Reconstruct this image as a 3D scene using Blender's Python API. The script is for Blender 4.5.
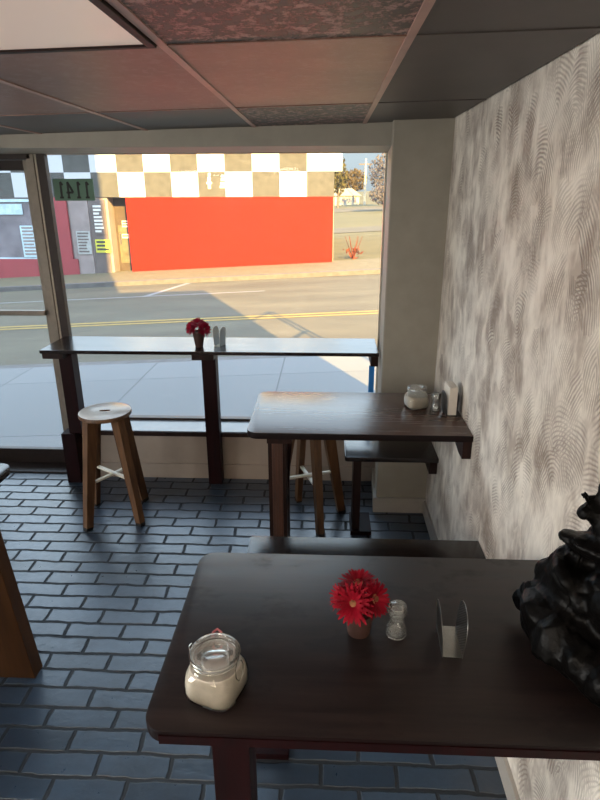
import bpy, bmesh, math, random
from mathutils import Vector, Matrix, Euler
random.seed(7)
PI = math.pi
S = bpy.context.scene
COL = S.collection
for o in list(bpy.data.objects):
    bpy.data.objects.remove(o)

# ------------------------------------------------------------------ camera
cam_d = bpy.data.cameras.new('camera')
cam = bpy.data.objects.new('camera', cam_d)
COL.objects.link(cam)
cam_d.sensor_fit = 'VERTICAL'
cam_d.sensor_height = 36.0
cam_d.lens = 580.31 / 800 * 36.0
cam_d.clip_end = 400
R_ = Vector((0.9989793906657495, 0.04506652087752241, -0.003030795453932512))
D_ = Vector((0.012328065693379209, -0.3365954426849197, -0.9415686521757202))
F_ = Vector((-0.04345337525840159, 0.9405703145750128, -0.33680749326419945))
m3 = Matrix((R_, -D_, -F_)).transposed()
cam.matrix_world = Matrix.Translation((0, 0, 2.17)) @ m3.to_4x4()
S.camera = cam

# ------------------------------------------------------------------ sky
world = bpy.data.worlds.new('sky')
S.world = world
world.use_nodes = True
wn, wl = world.node_tree.nodes, world.node_tree.links
wn.clear()
w_out = wn.new('ShaderNodeOutputWorld')
w_bg = wn.new('ShaderNodeBackground')
w_tc = wn.new('ShaderNodeTexCoord')
w_sep = wn.new('ShaderNodeSeparateXYZ')
w_rmp = wn.new('ShaderNodeValToRGB')
wl.new(w_tc.outputs['Generated'], w_sep.inputs[0])
wl.new(w_sep.outputs['Z'], w_rmp.inputs[0])
cr = w_rmp.color_ramp
cr.elements[0].position = 0.0
cr.elements[0].color = (0.12, 0.14, 0.15, 1)
cr.elements[1].position = 0.30
cr.elements[1].color = (0.72, 0.88, 1.0, 1)
e = cr.elements.new(0.55); e.color = (0.72, 0.90, 1.08, 1)
e = cr.elements.new(0.06); e.color = (0.15, 0.18, 0.195, 1)
e = cr.elements.new(0.15); e.color = (0.50, 0.62, 0.74, 1)
e = cr.elements.new(1.0); e.color = (0.45, 0.62, 0.9, 1)
w_bg.inputs['Strength'].default_value = 4.4
wl.new(w_rmp.outputs[0], w_bg.inputs[0])
wl.new(w_bg.outputs[0], w_out.inputs[0])

# ------------------------------------------------------------------ sun
SUN_EL = math.radians(25)
SUN_AZ = Vector((-0.391, 0.920, 0)).normalized()
sun_d = bpy.data.lights.new('sun', 'SUN')
sun = bpy.data.objects.new('sun', sun_d)
COL.objects.link(sun)
sd = SUN_AZ * math.cos(SUN_EL) + Vector((0, 0, -math.sin(SUN_EL)))
sun.rotation_euler = sd.to_track_quat('-Z', 'Y').to_euler()
sun.location = (6, -10, 14)
sun_d.energy = 30.0
sun_d.angle = math.radians(0.6)
sun_d.color = (1.0, 0.63, 0.18)

# ------------------------------------------------------------------ added fill lamp outside the invented left windows
fill_lamp_d = bpy.data.lights.new('side_fill', 'AREA')
fill_lamp = bpy.data.objects.new('side_fill', fill_lamp_d)
COL.objects.link(fill_lamp)
fill_lamp_d.shape = 'RECTANGLE'
fill_lamp_d.size = 6.4
fill_lamp_d.size_y = 1.9
fill_lamp_d.energy = 740.0
fill_lamp_d.color = (1.0, 0.93, 0.85)
fill_lamp.location = (-5.2, -0.4, 1.5)
fill_lamp.rotation_euler = Vector((1, 0, 0)).to_track_quat('-Z', 'Z').to_euler()

# ------------------------------------------------------------------ view
S.view_settings.view_transform = 'Standard'
S.view_settings.look = 'None'
S.view_settings.exposure = 0.0
S.view_settings.gamma = 1.0
S.view_settings.use_curve_mapping = False


# ================================================================== materials
def lin(r, g, b):
    f = lambda c: (c / 255 / 12.92) if c / 255 <= 0.04045 else ((c / 255 + 0.055) / 1.055) ** 2.4
    return (f(r), f(g), f(b), 1.0)


class NT:
    """a small wrapper for node trees"""
    def __init__(self, name):
        self.m = bpy.data.materials.new(name)
        self.m.use_nodes = True
        self.n = self.m.node_tree.nodes
        self.l = self.m.node_tree.links
        self.n.clear()
        self.out = self.n.new('ShaderNodeOutputMaterial')

    def node(self, t, **kw):
        nd = self.n.new(t)
        for k, v in kw.items():
            setattr(nd, k, v)
        return nd

    def set(self, sock, v):
        if isinstance(v, bpy.types.NodeSocket):
            self.l.new(v, sock)
        else:
            sock.default_value = v

    def math(self, op, a, b=None, c=None, clamp=False):
        nd = self.node('ShaderNodeMath', operation=op)
        nd.use_clamp = clamp
        for i, v in enumerate((a, b, c)):
            if v is not None:
                self.set(nd.inputs[i], v)
        return nd.outputs[0]

    def vmath(self, op, a, b=None, scale=None):
        nd = self.node('ShaderNodeVectorMath', operation=op)
        self.set(nd.inputs[0], a)
        if b is not None:
            self.set(nd.inputs[1], b)
        if scale is not None:
            self.set(nd.inputs['Scale'], scale)
        return nd.outputs['Value'] if op in ('LENGTH', 'DOT_PRODUCT', 'DISTANCE') else nd.outputs['Vector']

    def mix(self, fac, a, b):
        nd = self.node('ShaderNodeMix', data_type='RGBA')
        self.set(nd.inputs['Factor'], fac)
        self.set(nd.inputs['A'], a)
        self.set(nd.inputs['B'], b)
        return nd.outputs['Result']

    def noise(self, vec, scale, detail=3, rough=0.55):
        nd = self.node('ShaderNodeTexNoise')
        if vec is not None:
            self.l.new(vec, nd.inputs['Vector'])
        nd.inputs['Scale'].default_value = scale
        nd.inputs['Detail'].default_value = detail
        nd.inputs['Roughness'].default_value = rough
        return nd.outputs['Fac']

    def ramp(self, fac, stops):
        nd = self.node('ShaderNodeValToRGB')
        self.l.new(fac, nd.inputs[0])
        r = nd.color_ramp
        r.elements[0].position, r.elements[0].color = stops[0]
        r.elements[1].position, r.elements[1].color = stops[-1]
        for p, c in stops[1:-1]:
            el = r.elements.new(p)
            el.color = c
        return nd.outputs[0]

    def objco(self):
        return self.node('ShaderNodeTexCoord').outputs['Object']

    def worldpos(self):
        return self.node('ShaderNodeNewGeometry').outputs['Position']

    def mapped(self, vec, scale):
        nd = self.node('ShaderNodeMapping')
        self.l.new(vec, nd.inputs['Vector'])
        nd.inputs['Scale'].default_value = scale
        return nd.outputs[0]

    def principled(self, color, rough=0.5, metal=0.0, spec=0.5, bump=None, bump_s=0.3, bump_d=0.002, **kw):
        p = self.node('ShaderNodeBsdfPrincipled')
        self.set(p.inputs['Base Color'], color)
        self.set(p.inputs['Roughness'], rough)
        self.set(p.inputs['Metallic'], metal)
        self.set(p.inputs['Specular IOR Level'], spec)
        for k, v in kw.items():
            self.set(p.inputs[k], v)
        if bump is not None:
            b = self.node('ShaderNodeBump')
            b.inputs['Strength'].default_value = bump_s
            b.inputs['Distance'].default_value = bump_d
            self.l.new(bump, b.inputs['Height'])
            self.l.new(b.outputs[0], p.inputs['Normal'])
        self.l.new(p.outputs[0], self.out.inputs['Surface'])
        return self.m


def mat_plain(name, rgb, rough=0.5, metal=0.0, spec=0.5, var=0.12, nscale=18, bump=0.15, bd=0.0015):
    t = NT(name)
    co = t.objco()
    n = t.noise(co, nscale, 4)
    c = lin(*rgb)
    d = tuple(v * (1 - var * 2) for v in c[:3]) + (1,)
    b = tuple(min(1, v * (1 + var)) for v in c[:3]) + (1,)
    col = t.ramp(n, [(0.3, d), (0.7, b)])
    fine = t.noise(co, nscale * 8, 2)
    return t.principled(col, rough, metal, spec, fine, bump, bd)


def mat_wood(name, dark, light, rough=0.4, axis=0, scale=6, spec=0.5, bump=0.2):
    t = NT(name)
    co = t.objco()
    sc = [22.0, 22.0, 22.0]
    sc[axis] = 1.6
    v = t.mapped(co, sc)
    n1 = t.noise(v, scale / 4, 5, 0.6)
    n2 = t.noise(co, 5, 3)
    f = t.math('ADD', t.math('MULTIPLY', n1, 0.75), t.math('MULTIPLY', n2, 0.25))
    col = t.ramp(f, [(0.35, lin(*dark)), (0.65, lin(*light))])
    r = t.math('ADD', t.math('MULTIPLY', n1, 0.2), rough - 0.1)
    return t.principled(col, r, 0, spec, n1, bump, 0.001)


def mat_glass(name, tint=(1, 1, 1), fres=1.45, gloss=1.0, rough=0.0, milk=0.0, trans=False):
    t = NT(name)
    tr = t.node('ShaderNodeBsdfTransparent')
    tr.inputs[0].default_value = (*tint, 1)
    gl = t.node('ShaderNodeBsdfGlossy')
    gl.inputs['Roughness'].default_value = rough
    gl.inputs['Color'].default_value = (gloss, gloss, gloss, 1)
    fr = t.node('ShaderNodeFresnel')
    fr.inputs[0].default_value = fres
    mx = t.node('ShaderNodeMixShader')
    t.l.new(fr.outputs[0], mx.inputs[0])
    base = tr.outputs[0]
    if milk > 0:
        df = t.node('ShaderNodeBsdfTranslucent' if trans else 'ShaderNodeBsdfDiffuse')
        df.inputs['Color'].default_value = (.82, .82, .78, 1)
        m2 = t.node('ShaderNodeMixShader')
        m2.inputs[0].default_value = milk
        t.l.new(tr.outputs[0], m2.inputs[1])
        t.l.new(df.outputs[0], m2.inputs[2])
        base = m2.outputs[0]
    t.l.new(base, mx.inputs[1])
    t.l.new(gl.outputs[0], mx.inputs[2])
    t.l.new(mx.outputs[0], t.out.inputs['Surface'])
    return t.m


# floor: painted brick pavers
def mat_floor():
    t = NT('brick_pavers')
    co = t.worldpos()
    nd = t.node('ShaderNodeTexNoise')
    t.l.new(co, nd.inputs['Vector'])
    nd.inputs['Scale'].default_value = 7
    nd.inputs['Detail'].default_value = 3
    off = t.vmath('SCALE', t.vmath('SUBTRACT', nd.outputs['Color'], (0.5, 0.5, 0.5)), scale=0.030)
    v = t.vmath('ADD', co, off)
    b = t.node('ShaderNodeTexBrick')
    t.l.new(v, b.inputs['Vector'])
    b.inputs['Scale'].default_value = 1.0
    b.inputs['Brick Width'].default_value = 0.30
    b.inputs['Row Height'].default_value = 0.1075
    b.inputs['Mortar Size'].default_value = 0.011
    b.inputs['Mortar Smooth'].default_value = 0.5
    b.inputs['Bias'].default_value = 0.0
    b.inputs['Color1'].default_value = lin(44, 60, 78)
    b.inputs['Color2'].default_value = lin(70, 90, 112)
    b.inputs['Mortar'].default_value = lin(24, 31, 39)
    n = t.noise(co, 26, 5, 0.65)
    dirt = t.noise(co, 2.2, 4, 0.6)
    col = t.mix(t.math('MULTIPLY', n, 0.5), b.outputs['Color'], lin(24, 31, 39))
    col = t.mix(t.ramp(dirt, [(0.48, (0, 0, 0, 1)), (0.75, (0.55, 0.55, 0.55, 1))]), col, lin(24, 24, 24))
    hgt = t.math('SUBTRACT', t.math('MULTIPLY', n, 0.35), t.math('MULTIPLY', b.outputs['Fac'], 1.0))
    rough = t.math('ADD', t.math('ADD', t.math('MULTIPLY', n, 0.26), 0.19), t.math('MULTIPLY', b.outputs['Fac'], 0.4))
    spec = t.math('SUBTRACT', 1.0, t.math('MULTIPLY', b.outputs['Fac'], 0.40))
    return t.principled(col, rough, 0, spec, hgt, 1.0, 0.006)


# combed plaster wallpaper
def mat_combed():
    t = NT('combed_plaster')
    co = t.worldpos()
    sep = t.node('ShaderNodeSeparateXYZ')
    t.l.new(co, sep.inputs[0])
    cmb = t.node('ShaderNodeCombineXYZ')
    t.l.new(sep.outputs['Y'], cmb.inputs[0])
    t.l.new(sep.outputs['Z'], cmb.inputs[1])
    p = cmb.outputs[0]
    def warp(vec, scale, amt, detail=2):
        nd = t.node('ShaderNodeTexNoise')
        t.l.new(vec, nd.inputs['Vector'])
        nd.inputs['Scale'].default_value = scale
        nd.inputs['Detail'].default_value = detail
        return t.vmath('ADD', vec, t.vmath('SCALE', t.vmath('SUBTRACT', nd.outputs['Color'], (0.5, 0.5, 0.5)), scale=amt))

    def strokes(sx, sz, shift, period):
        q = t.vmath('ADD', p, (shift, shift * 1.7, 0))
        pw = warp(warp(q, 5, 0.14), 22, 0.035)
        vo = t.node('ShaderNodeTexVoronoi', voronoi_dimensions='2D', feature='F1')
        t.l.new(t.vmath('MULTIPLY', pw, (sx, sz, 1.0)), vo.inputs['Vector'])
        vo.inputs['Scale'].default_value = 1.0
        rs = t.node('ShaderNodeSeparateColor')
        t.l.new(vo.outputs['Color'], rs.inputs[0])
        r1, r2, r3 = rs.outputs[0], rs.outputs[1], rs.outputs[2]
        ctr = t.vmath('DIVIDE', vo.outputs['Position'], (sx, sz, 1.0))
        oc = t.node('ShaderNodeCombineXYZ')
        t.l.new(t.math('MULTIPLY', t.math('SUBTRACT', r1, 0.5), 0.75), oc.inputs[0])
        t.l.new(t.math('SUBTRACT', t.math('MULTIPLY', r2, 0.16), 0.20), oc.inputs[1])
        dist = t.vmath('DISTANCE', warp(q, 9, 0.03), t.vmath('ADD', ctr, oc.outputs[0]))
        sn = t.math('ADD', t.math('MULTIPLY', t.math('SINE', t.math('MULTIPLY', dist, 2 * PI / period)), 0.5), 0.5)
        # strokes are strongest in their middle and die away at the rim
        edge = t.ramp(vo.outputs['Distance'], [(0.38, (1, 1, 1, 1)), (0.72, (0, 0, 0, 1))])
        on = t.ramp(r3, [(0.22, (0, 0, 0, 1)), (0.34, (1, 1, 1, 1))])
        return t.math('MULTIPLY', t.math('POWER', sn, 1.4), t.math('MULTIPLY', edge, on)), t.math('MULTIPLY', edge, r2)

    g1, e1 = strokes(8.0, 5.0, 0.0, 0.0145)
    g2, e2 = strokes(9.5, 6.0, 3.31, 0.013)
    groove = t.math('MAXIMUM', g1, g2)
    patch = t.noise(t.vmath('MULTIPLY', warp(p, 8, 0.08), (5.0, 3.4, 1)), 1.0, 4, 0.6)
    groove = t.math('MULTIPLY', groove, t.ramp(patch, [(0.36, (1, 1, 1, 1)), (0.62, (0.35, 0.35, 0.35, 1))]))
    # brushed tone: pale cream over grey-brown, in upright smears
    sm2 = t.noise(t.vmath('MULTIPLY', warp(p, 10, 0.04), (26, 8, 1)), 1.0, 4, 0.6)
    tone = t.math('ADD', t.math('MULTIPLY', patch, 0.62), t.math('MULTIPLY', sm2, 0.38))
    tone = t.math('SUBTRACT', tone, t.math('MULTIPLY', t.math('MAXIMUM', e1, e2), 0.05))
    base = t.ramp(tone, [(0.36, lin(186, 174, 162)), (0.46, lin(222, 213, 201)), (0.56, lin(240, 232, 220)), (0.68, lin(245, 238, 227))])
    col = t.mix(t.math('MULTIPLY', groove, 0.85), base, lin(132, 116, 106))
    hgt = t.math('SUBTRACT', t.math('MULTIPLY', sm2, 0.35), groove)
    return t.principled(col, 0.55, 0, 0.35, hgt, 0.7, 0.005)


def mat_ceiling(name, rgb, fissure=0.0, rough=0.4):
    t = NT(name)
    co = t.worldpos()
    big = t.noise(co, 1.6, 4, 0.6)
    c = lin(*rgb)
    col = t.ramp(big, [(0.3, tuple(v * 0.75 for v in c[:3]) + (1,)), (0.7, tuple(v * 1.25 for v in c[:3]) + (1,))])
    fis = t.noise(t.vmath('MULTIPLY', co, (1.0, 0.8, 1.0)), 24, 6, 0.85)
    f2 = t.ramp(fis, [(0.49, (0, 0, 0, 1)), (0.57, (1, 1, 1, 1))])
    if fissure > 0:
        col = t.mix(t.math('MULTIPLY', f2, 0.8 * fissure), col, lin(*(min(255, v * 3.3) for v in rgb)))
    return t.principled(col, rough, 0, 0.5, f2 if fissure > 0 else fis, 0.2 + 0.6 * fissure, 0.002 + 0.004 * fissure)


# street materials
def mat_concrete():
    t = NT('sidewalk_concrete')
    co = t.worldpos()
    b = t.node('ShaderNodeTexBrick', offset=0.0)
    t.l.new(t.vmath('ADD', co, (0.55, 0.2, 0)), b.inputs['Vector'])
    b.inputs['Scale'].default_value = 1
    b.inputs['Brick Width'].default_value = 1.75
    b.inputs['Row Height'].default_value = 1.75
    b.inputs['Mortar Size'].default_value = 0.010
    b.inputs['Color1'].default_value = lin(112, 113, 112)
    b.inputs['Color2'].default_value = lin(118, 119, 118)
    b.inputs['Mortar'].default_value = lin(88, 88, 88)
    n = t.noise(co, 9, 5, 0.65)
    col = t.mix(t.math('MULTIPLY', n, 0.35), b.outputs['Color'], lin(96, 96, 96))
    return t.principled(col, 0.8, 0, 0.3, n, 0.2, 0.002)


def mat_asphalt(name, a, b_):
    t = NT(name)
    co = t.worldpos()
    n = t.noise(t.vmath('MULTIPLY', co, (0.35, 1.3, 1)), 1.0, 6, 0.65)
    f = t.noise(co, 60, 3, 0.7)
    col = t.ramp(t.math('ADD', t.math('MULTIPLY', n, 0.7), t.math('MULTIPLY', f, 0.3)), [(0.36, lin(*a)), (0.64, lin(*b_))])
    return t.principled(col, 0.9, 0, 0.12, f, 0.4, 0.004)


M = {}
M['floor'] = mat_floor()
M['combed'] = mat_combed()
M['wall_paint'] = mat_plain('warm_grey_wall_paint', (152, 146, 134), 0.6, nscale=9, var=0.04, bump=0.1)
M['header_paint'] = mat_plain('header_wall_paint', (156, 151, 140), 0.55, nscale=8, var=0.04, bump=0.1)
M['panel_paint'] = mat_plain('knee_wall_paint', (152, 138, 126), 0.5, nscale=8, var=0.04, bump=0.1)
M['base_paint'] = mat_plain('baseboard_paint', (170, 164, 156), 0.45, nscale=10, var=0.05)
M['dark_tile'] = mat_ceiling('dark_smooth_tile', (124, 88, 74), 0.06, 0.40)
M['glow_tile'] = mat_ceiling('glow_painted_tile', (152, 112, 92), 0.05, 0.40)  # warm glow from the street painted into a smooth tile's colour
M['dark_tile2'] = mat_ceiling('dark_matt_tile', (74, 66, 62), 0.0, 0.5)
M['fissure_tile'] = mat_ceiling('fissured_tile', (58, 46, 44), 1.0, 0.42)
M['grid'] = mat_plain('brown_painted_grid', (178, 140, 128), 0.4, nscale=14, var=0.06)
M['table_top'] = mat_wood('espresso_stained_wood', (22, 15, 14), (40, 29, 27), 0.22, 0, 7, 0.5, 0.02)
M['table_mid'] = mat_wood('brown_stained_wood', (78, 60, 54), (90, 71, 64), 0.25, 0, 7, 0.5, 0.02)
M['table_top_worn'] = None
M['red_wood'] = mat_wood('oxblood_painted_wood', (20, 4, 6), (34, 7, 9), 0.5, 2, 6, 0.15)
M['dark_wood'] = mat_wood('dark_brown_wood', (26, 15, 13), (44, 26, 22), 0.5, 2, 6, 0.2)
M['dark_edge'] = mat_wood('dark_painted_edge', (14, 6, 7), (24, 10, 10), 0.5, 0, 6, 0.2)
M['ply_edge'] = mat_wood('laminated_brown_wood', (58, 36, 28), (96, 62, 46), 0.5, 2, 9)
M['stool_wood'] = mat_wood('oiled_stool_wood', (74, 48, 28), (112, 78, 48), 0.5, 2, 6)
M['left_wood'] = mat_wood('oiled_orange_wood', (54, 33, 17), (76, 48, 25), 0.5, 2, 5, 0.2)
M['seat_top'] = mat_plain('worn_white_seat_paint', (226, 222, 214), 0.25, nscale=12, var=0.06)
M['sill'] = mat_plain('glossy_sill_paint', (120, 122, 128), 0.22, nscale=15, var=0.04, bump=0.05)
M['white_paint'] = mat_plain('white_painted_wood', (226, 220, 204), 0.45, nscale=15, var=0.04)
M['alu'] = mat_plain('brushed_bronze_aluminium', (138, 128, 116), 0.42, 0.3, nscale=20, var=0.06)
M['alu_dark'] = mat_plain('dark_bronze_frame', (52, 42, 38), 0.45, 0.3, nscale=20, var=0.06)
M['alu_light'] = mat_plain('light_frame_bead', (196, 188, 172), 0.35, 0.4, nscale=20, var=0.04)
M['black'] = mat_plain('black_rubber', (24, 24, 25), 0.55)
M['glass'] = mat_glass('hazy_window_glass', (0.97, 0.98, 0.98), 1.2, milk=0.014, trans=True)  # slight milkiness imitates veiling haze over the street view
M['jar_glass'] = mat_glass('jar_glass', (0.95, 0.97, 0.96), 1.5)
M['thick_glass'] = mat_glass('cut_glass', (0.93, 0.95, 0.95), 1.5, milk=0.27)
M['clear_glass'] = mat_glass('clear_moulded_glass', (0.94, 0.96, 0.96), 1.65, milk=0.12)
M['sugar'] = mat_plain('white_sugar', (192, 183, 170), 0.8, nscale=60, var=0.05, bump=0.5)
M['steel'] = mat_plain('polished_steel', (205, 205, 200), 0.22, 1.0, nscale=30, var=0.03, bump=0.05)
M['steel_dim'] = mat_plain('brushed_dull_steel', (150, 148, 144), 0.3, 1.0, nscale=30, var=0.03, bump=0.05)
M['rubber_red'] = mat_plain('pink_rubber_seal', (196, 108, 112), 0.5)
M['terracotta'] = mat_plain('terracotta_clay', (66, 42, 36), 0.7, nscale=25)
M['soil'] = mat_plain('dark_soil', (40, 28, 22), 0.9)
M['petal'] = mat_plain('crimson_petals', (146, 8, 33), 0.65, spec=0.15, nscale=40, var=0.18)
M['petal_pink'] = mat_plain('deep_pink_petals', (150, 12, 46), 0.7, spec=0.15, nscale=40, var=0.18)
M['flower_eye'] = mat_plain('tan_flower_centre', (152, 104, 66), 0.7, nscale=120, var=0.3, bump=0.8)
M['stem'] = mat_plain('green_stem', (52, 82, 40), 0.6)
M['napkin'] = mat_plain('white_paper', (226, 216, 202), 0.8, nscale=30, var=0.03)
M['fill_lens'] = None
M['lens'] = mat_plain('frosted_light_lens', (226, 208, 196), 0.35, nscale=5, var=0.03, bump=0.05)
M['blue_tape'] = mat_plain('blue_painters_tape', (40, 128, 206), 0.6, nscale=12, var=0.05)
M['concrete'] = mat_concrete()
M['asphalt'] = mat_asphalt('street_asphalt', (84, 79, 69), (104, 98, 84))
M['lot'] = mat_asphalt('dry_pale_lot', (84, 80, 60), (106, 99, 72))
M['curb'] = mat_plain('curb_concrete', (104, 100, 98), 0.8, spec=0.12, nscale=6)
M['yellow_line'] = mat_plain('yellow_road_paint', (150, 122, 50), 0.7, nscale=9)
M['white_line'] = mat_plain('white_road_paint', (128, 128, 126), 0.7, nscale=9)
M['red_panel'] = mat_plain('orange_red_paint', (146, 28, 6), 0.6, spec=0.12, nscale=2, var=0.04)
M['pink_red'] = mat_plain('faded_red_paint', (150, 58, 64), 0.6, nscale=3, var=0.06)
M['facade'] = mat_plain('mauve_grey_facade', (150, 138, 136), 0.7, spec=0.12, nscale=3, var=0.08)
M['facade_dark'] = mat_plain('dark_door_paint', (104, 94, 92), 0.5, nscale=5, var=0.1)
M['door_brown'] = mat_plain('brown_door_paint', (84, 74, 68), 0.6, spec=0.12, nscale=5, var=0.1)
M['door_pane'] = mat_plain('amber_lit_door_glass', (108, 100, 82), 0.4, nscale=3, var=0.35)
M['shop_glass'] = mat_plain('dark_shop_glass', (126, 120, 126), 0.2, nscale=2, var=0.15)
M['paper_blue'] = mat_plain('pale_blue_paper', (188, 212, 222), 0.7, nscale=5)
M['paper_grey'] = mat_plain('grey_printed_paper', (168, 170, 168), 0.7, nscale=5)
M['paper_white'] = mat_plain('white_poster_paper', (222, 222, 216), 0.7, nscale=5)
M['paper_yellow'] = mat_plain('lime_yellow_sign', (206, 204, 74), 0.6, nscale=5)
M['ink'] = mat_plain('dark_ink', (64, 62, 62), 0.6)
M['green_sign'] = mat_plain('dark_green_vinyl', (94, 134, 112), 0.5, nscale=5)
M['sign_ink'] = mat_plain('black_green_lettering', (16, 30, 24), 0.5)
M['tree_leaf'] = mat_plain('dry_olive_leaves', (84, 80, 50), 0.9, spec=0.1, nscale=3, var=0.3)
M['tree_far'] = mat_plain('brown_grey_twigs', (92, 80, 58), 0.9, spec=0.1, nscale=2, var=0.3)
M['bark'] = mat_plain('grey_bark', (104, 96, 92), 0.9, nscale=8, var=0.2)
M['twig_grey'] = mat_plain('lilac_grey_twigs', (96, 92, 96), 0.9, spec=0.1, nscale=2, var=0.2)
M['rust'] = mat_plain('rust_leaves', (112, 58, 40), 0.8, spec=0.1, nscale=9, var=0.2)
M['dry_concrete'] = mat_plain('dry_tan_concrete', (112, 104, 84), 0.85, spec=0.1, nscale=5, var=0.08)
M['house_white'] = mat_plain('white_siding', (176, 172, 158), 0.7)
M['roof'] = mat_plain('pale_roof_shingle', (150, 138, 112), 0.8)
M['brick_out'] = mat_plain('plain_masonry', (140, 122, 110), 0.8)


def mat_lamp(name, rgb, strength):
    t = NT(name)
    p = t.principled(lin(*rgb), 0.35)
    pn = [n for n in t.n if n.type == 'BSDF_PRINCIPLED'][0]
    pn.inputs['Emission Color'].default_value = (1.0, 0.88, 0.74, 1)
    pn.inputs['Emission Strength'].default_value = strength
    return t.m


M['fill_lens'] = mat_lamp('added_fill_lens', (226, 208, 196), 19.0)  # emission for the added fill panels
M['lens'] = mat_lamp('dim_light_lens', (232, 196, 182), 0.20)


def mat_worn_top():
    t = NT('worn_espresso_tabletop')
    co = t.objco()
    v = t.mapped(co, (1.6, 22, 22))
    n1 = t.noise(v, 1.6, 5, 0.62)
    col = t.ramp(n1, [(0.35, lin(24, 17, 17)), (0.65, lin(42, 31, 29))])
    w = t.noise(t.vmath('MULTIPLY', co, (1.0, 1.6, 1)), 5.5, 4, 0.6)
    patch = t.ramp(w, [(0.56, (0, 0, 0, 1)), (0.64, (1, 1, 1, 1))])
    col = t.mix(t.math('MULTIPLY', patch, 0.6), col, lin(20, 12, 12))
    r = t.math('ADD', t.math('MULTIPLY', n1, 0.22), 0.30)
    r = t.math('ADD', r, t.math('MULTIPLY', patch, 0.12))
    return t.principled(col, r, 0, 0.5, n1, 0.25, 0.001)


M['table_top_worn'] = mat_worn_top()


def mat_checker():
    t = NT('checkered_band_paint')
    co = t.worldpos()
    sep = t.node('ShaderNodeSeparateXYZ')
    t.l.new(co, sep.inputs[0])
    fx = t.math('FLOOR', t.math('DIVIDE', t.math('ADD', sep.outputs['X'], 82.0 + 5.55), 0.82))
    fx = t.math('MINIMUM', fx, 106.0)
    fz = t.math('FLOOR', t.math('DIVIDE', t.math('SUBTRACT', sep.outputs['Z'], 2.05 - 7.1), 0.71))
    par = t.math('MODULO', t.math('ADD', fx, fz), 2.0)
    n = t.noise(co, 6, 4)
    dark = t.ramp(n, [(0.3, lin(78, 78, 76)), (0.7, lin(92, 92, 90))])
    col = t.mix(par, dark, lin(196, 198, 202))
    return t.principled(col, 0.7, 0, 0.12)


M['checker'] = mat_checker()


def mat_perforated():
    t = NT('perforated_dark_steel')
    co = t.objco()
    sep = t.node('ShaderNodeSeparateXYZ')
    t.l.new(co, sep.inputs[0])
    k = 0.0085
    a = t.math('SINE', t.math('MULTIPLY', sep.outputs['Y'], 2 * PI / k))
    b = t.math('SINE', t.math('MULTIPLY', sep.outputs['Z'], 2 * PI / k))
    hole = t.math('GREATER_THAN', t.math('MULTIPLY', a, b), 0.28)
    tr = t.node('ShaderNodeBsdfTransparent')
    p = t.node('ShaderNodeBsdfPrincipled')
    p.inputs['Base Color'].default_value = lin(120, 112, 106)
    p.inputs['Metallic'].default_value = 1.0
    p.inputs['Roughness'].default_value = 0.3
    mx = t.node('ShaderNodeMixShader')
    t.l.new(hole, mx.inputs[0])
    t.l.new(p.outputs[0], mx.inputs[1])
    t.l.new(tr.outputs[0], mx.inputs[2])
    t.l.new(mx.outputs[0], t.out.inputs['Surface'])
    return t.m


M['perforated'] = mat_perforated()
M['acrylic'] = mat_glass('pale_acrylic', (0.72, 0.78, 0.78), 1.5, 1.0, 0.1, milk=0.32)


def mat_bag():
    t = NT('black_crinkled_film')
    co = t.objco()
    n = t.noise(co, 30, 4, 0.6)
    f = t.noise(co, 90, 3, 0.6)
    h = t.math('ADD', n, t.math('MULTIPLY', f, 0.35))
    return t.principled(t.ramp(n, [(0.3, lin(5, 4, 4)), (0.75, lin(11, 10, 9))]), 0.40, 0, 0.10, h, 0.5, 0.005)


M['bag'] = mat_bag()


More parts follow.
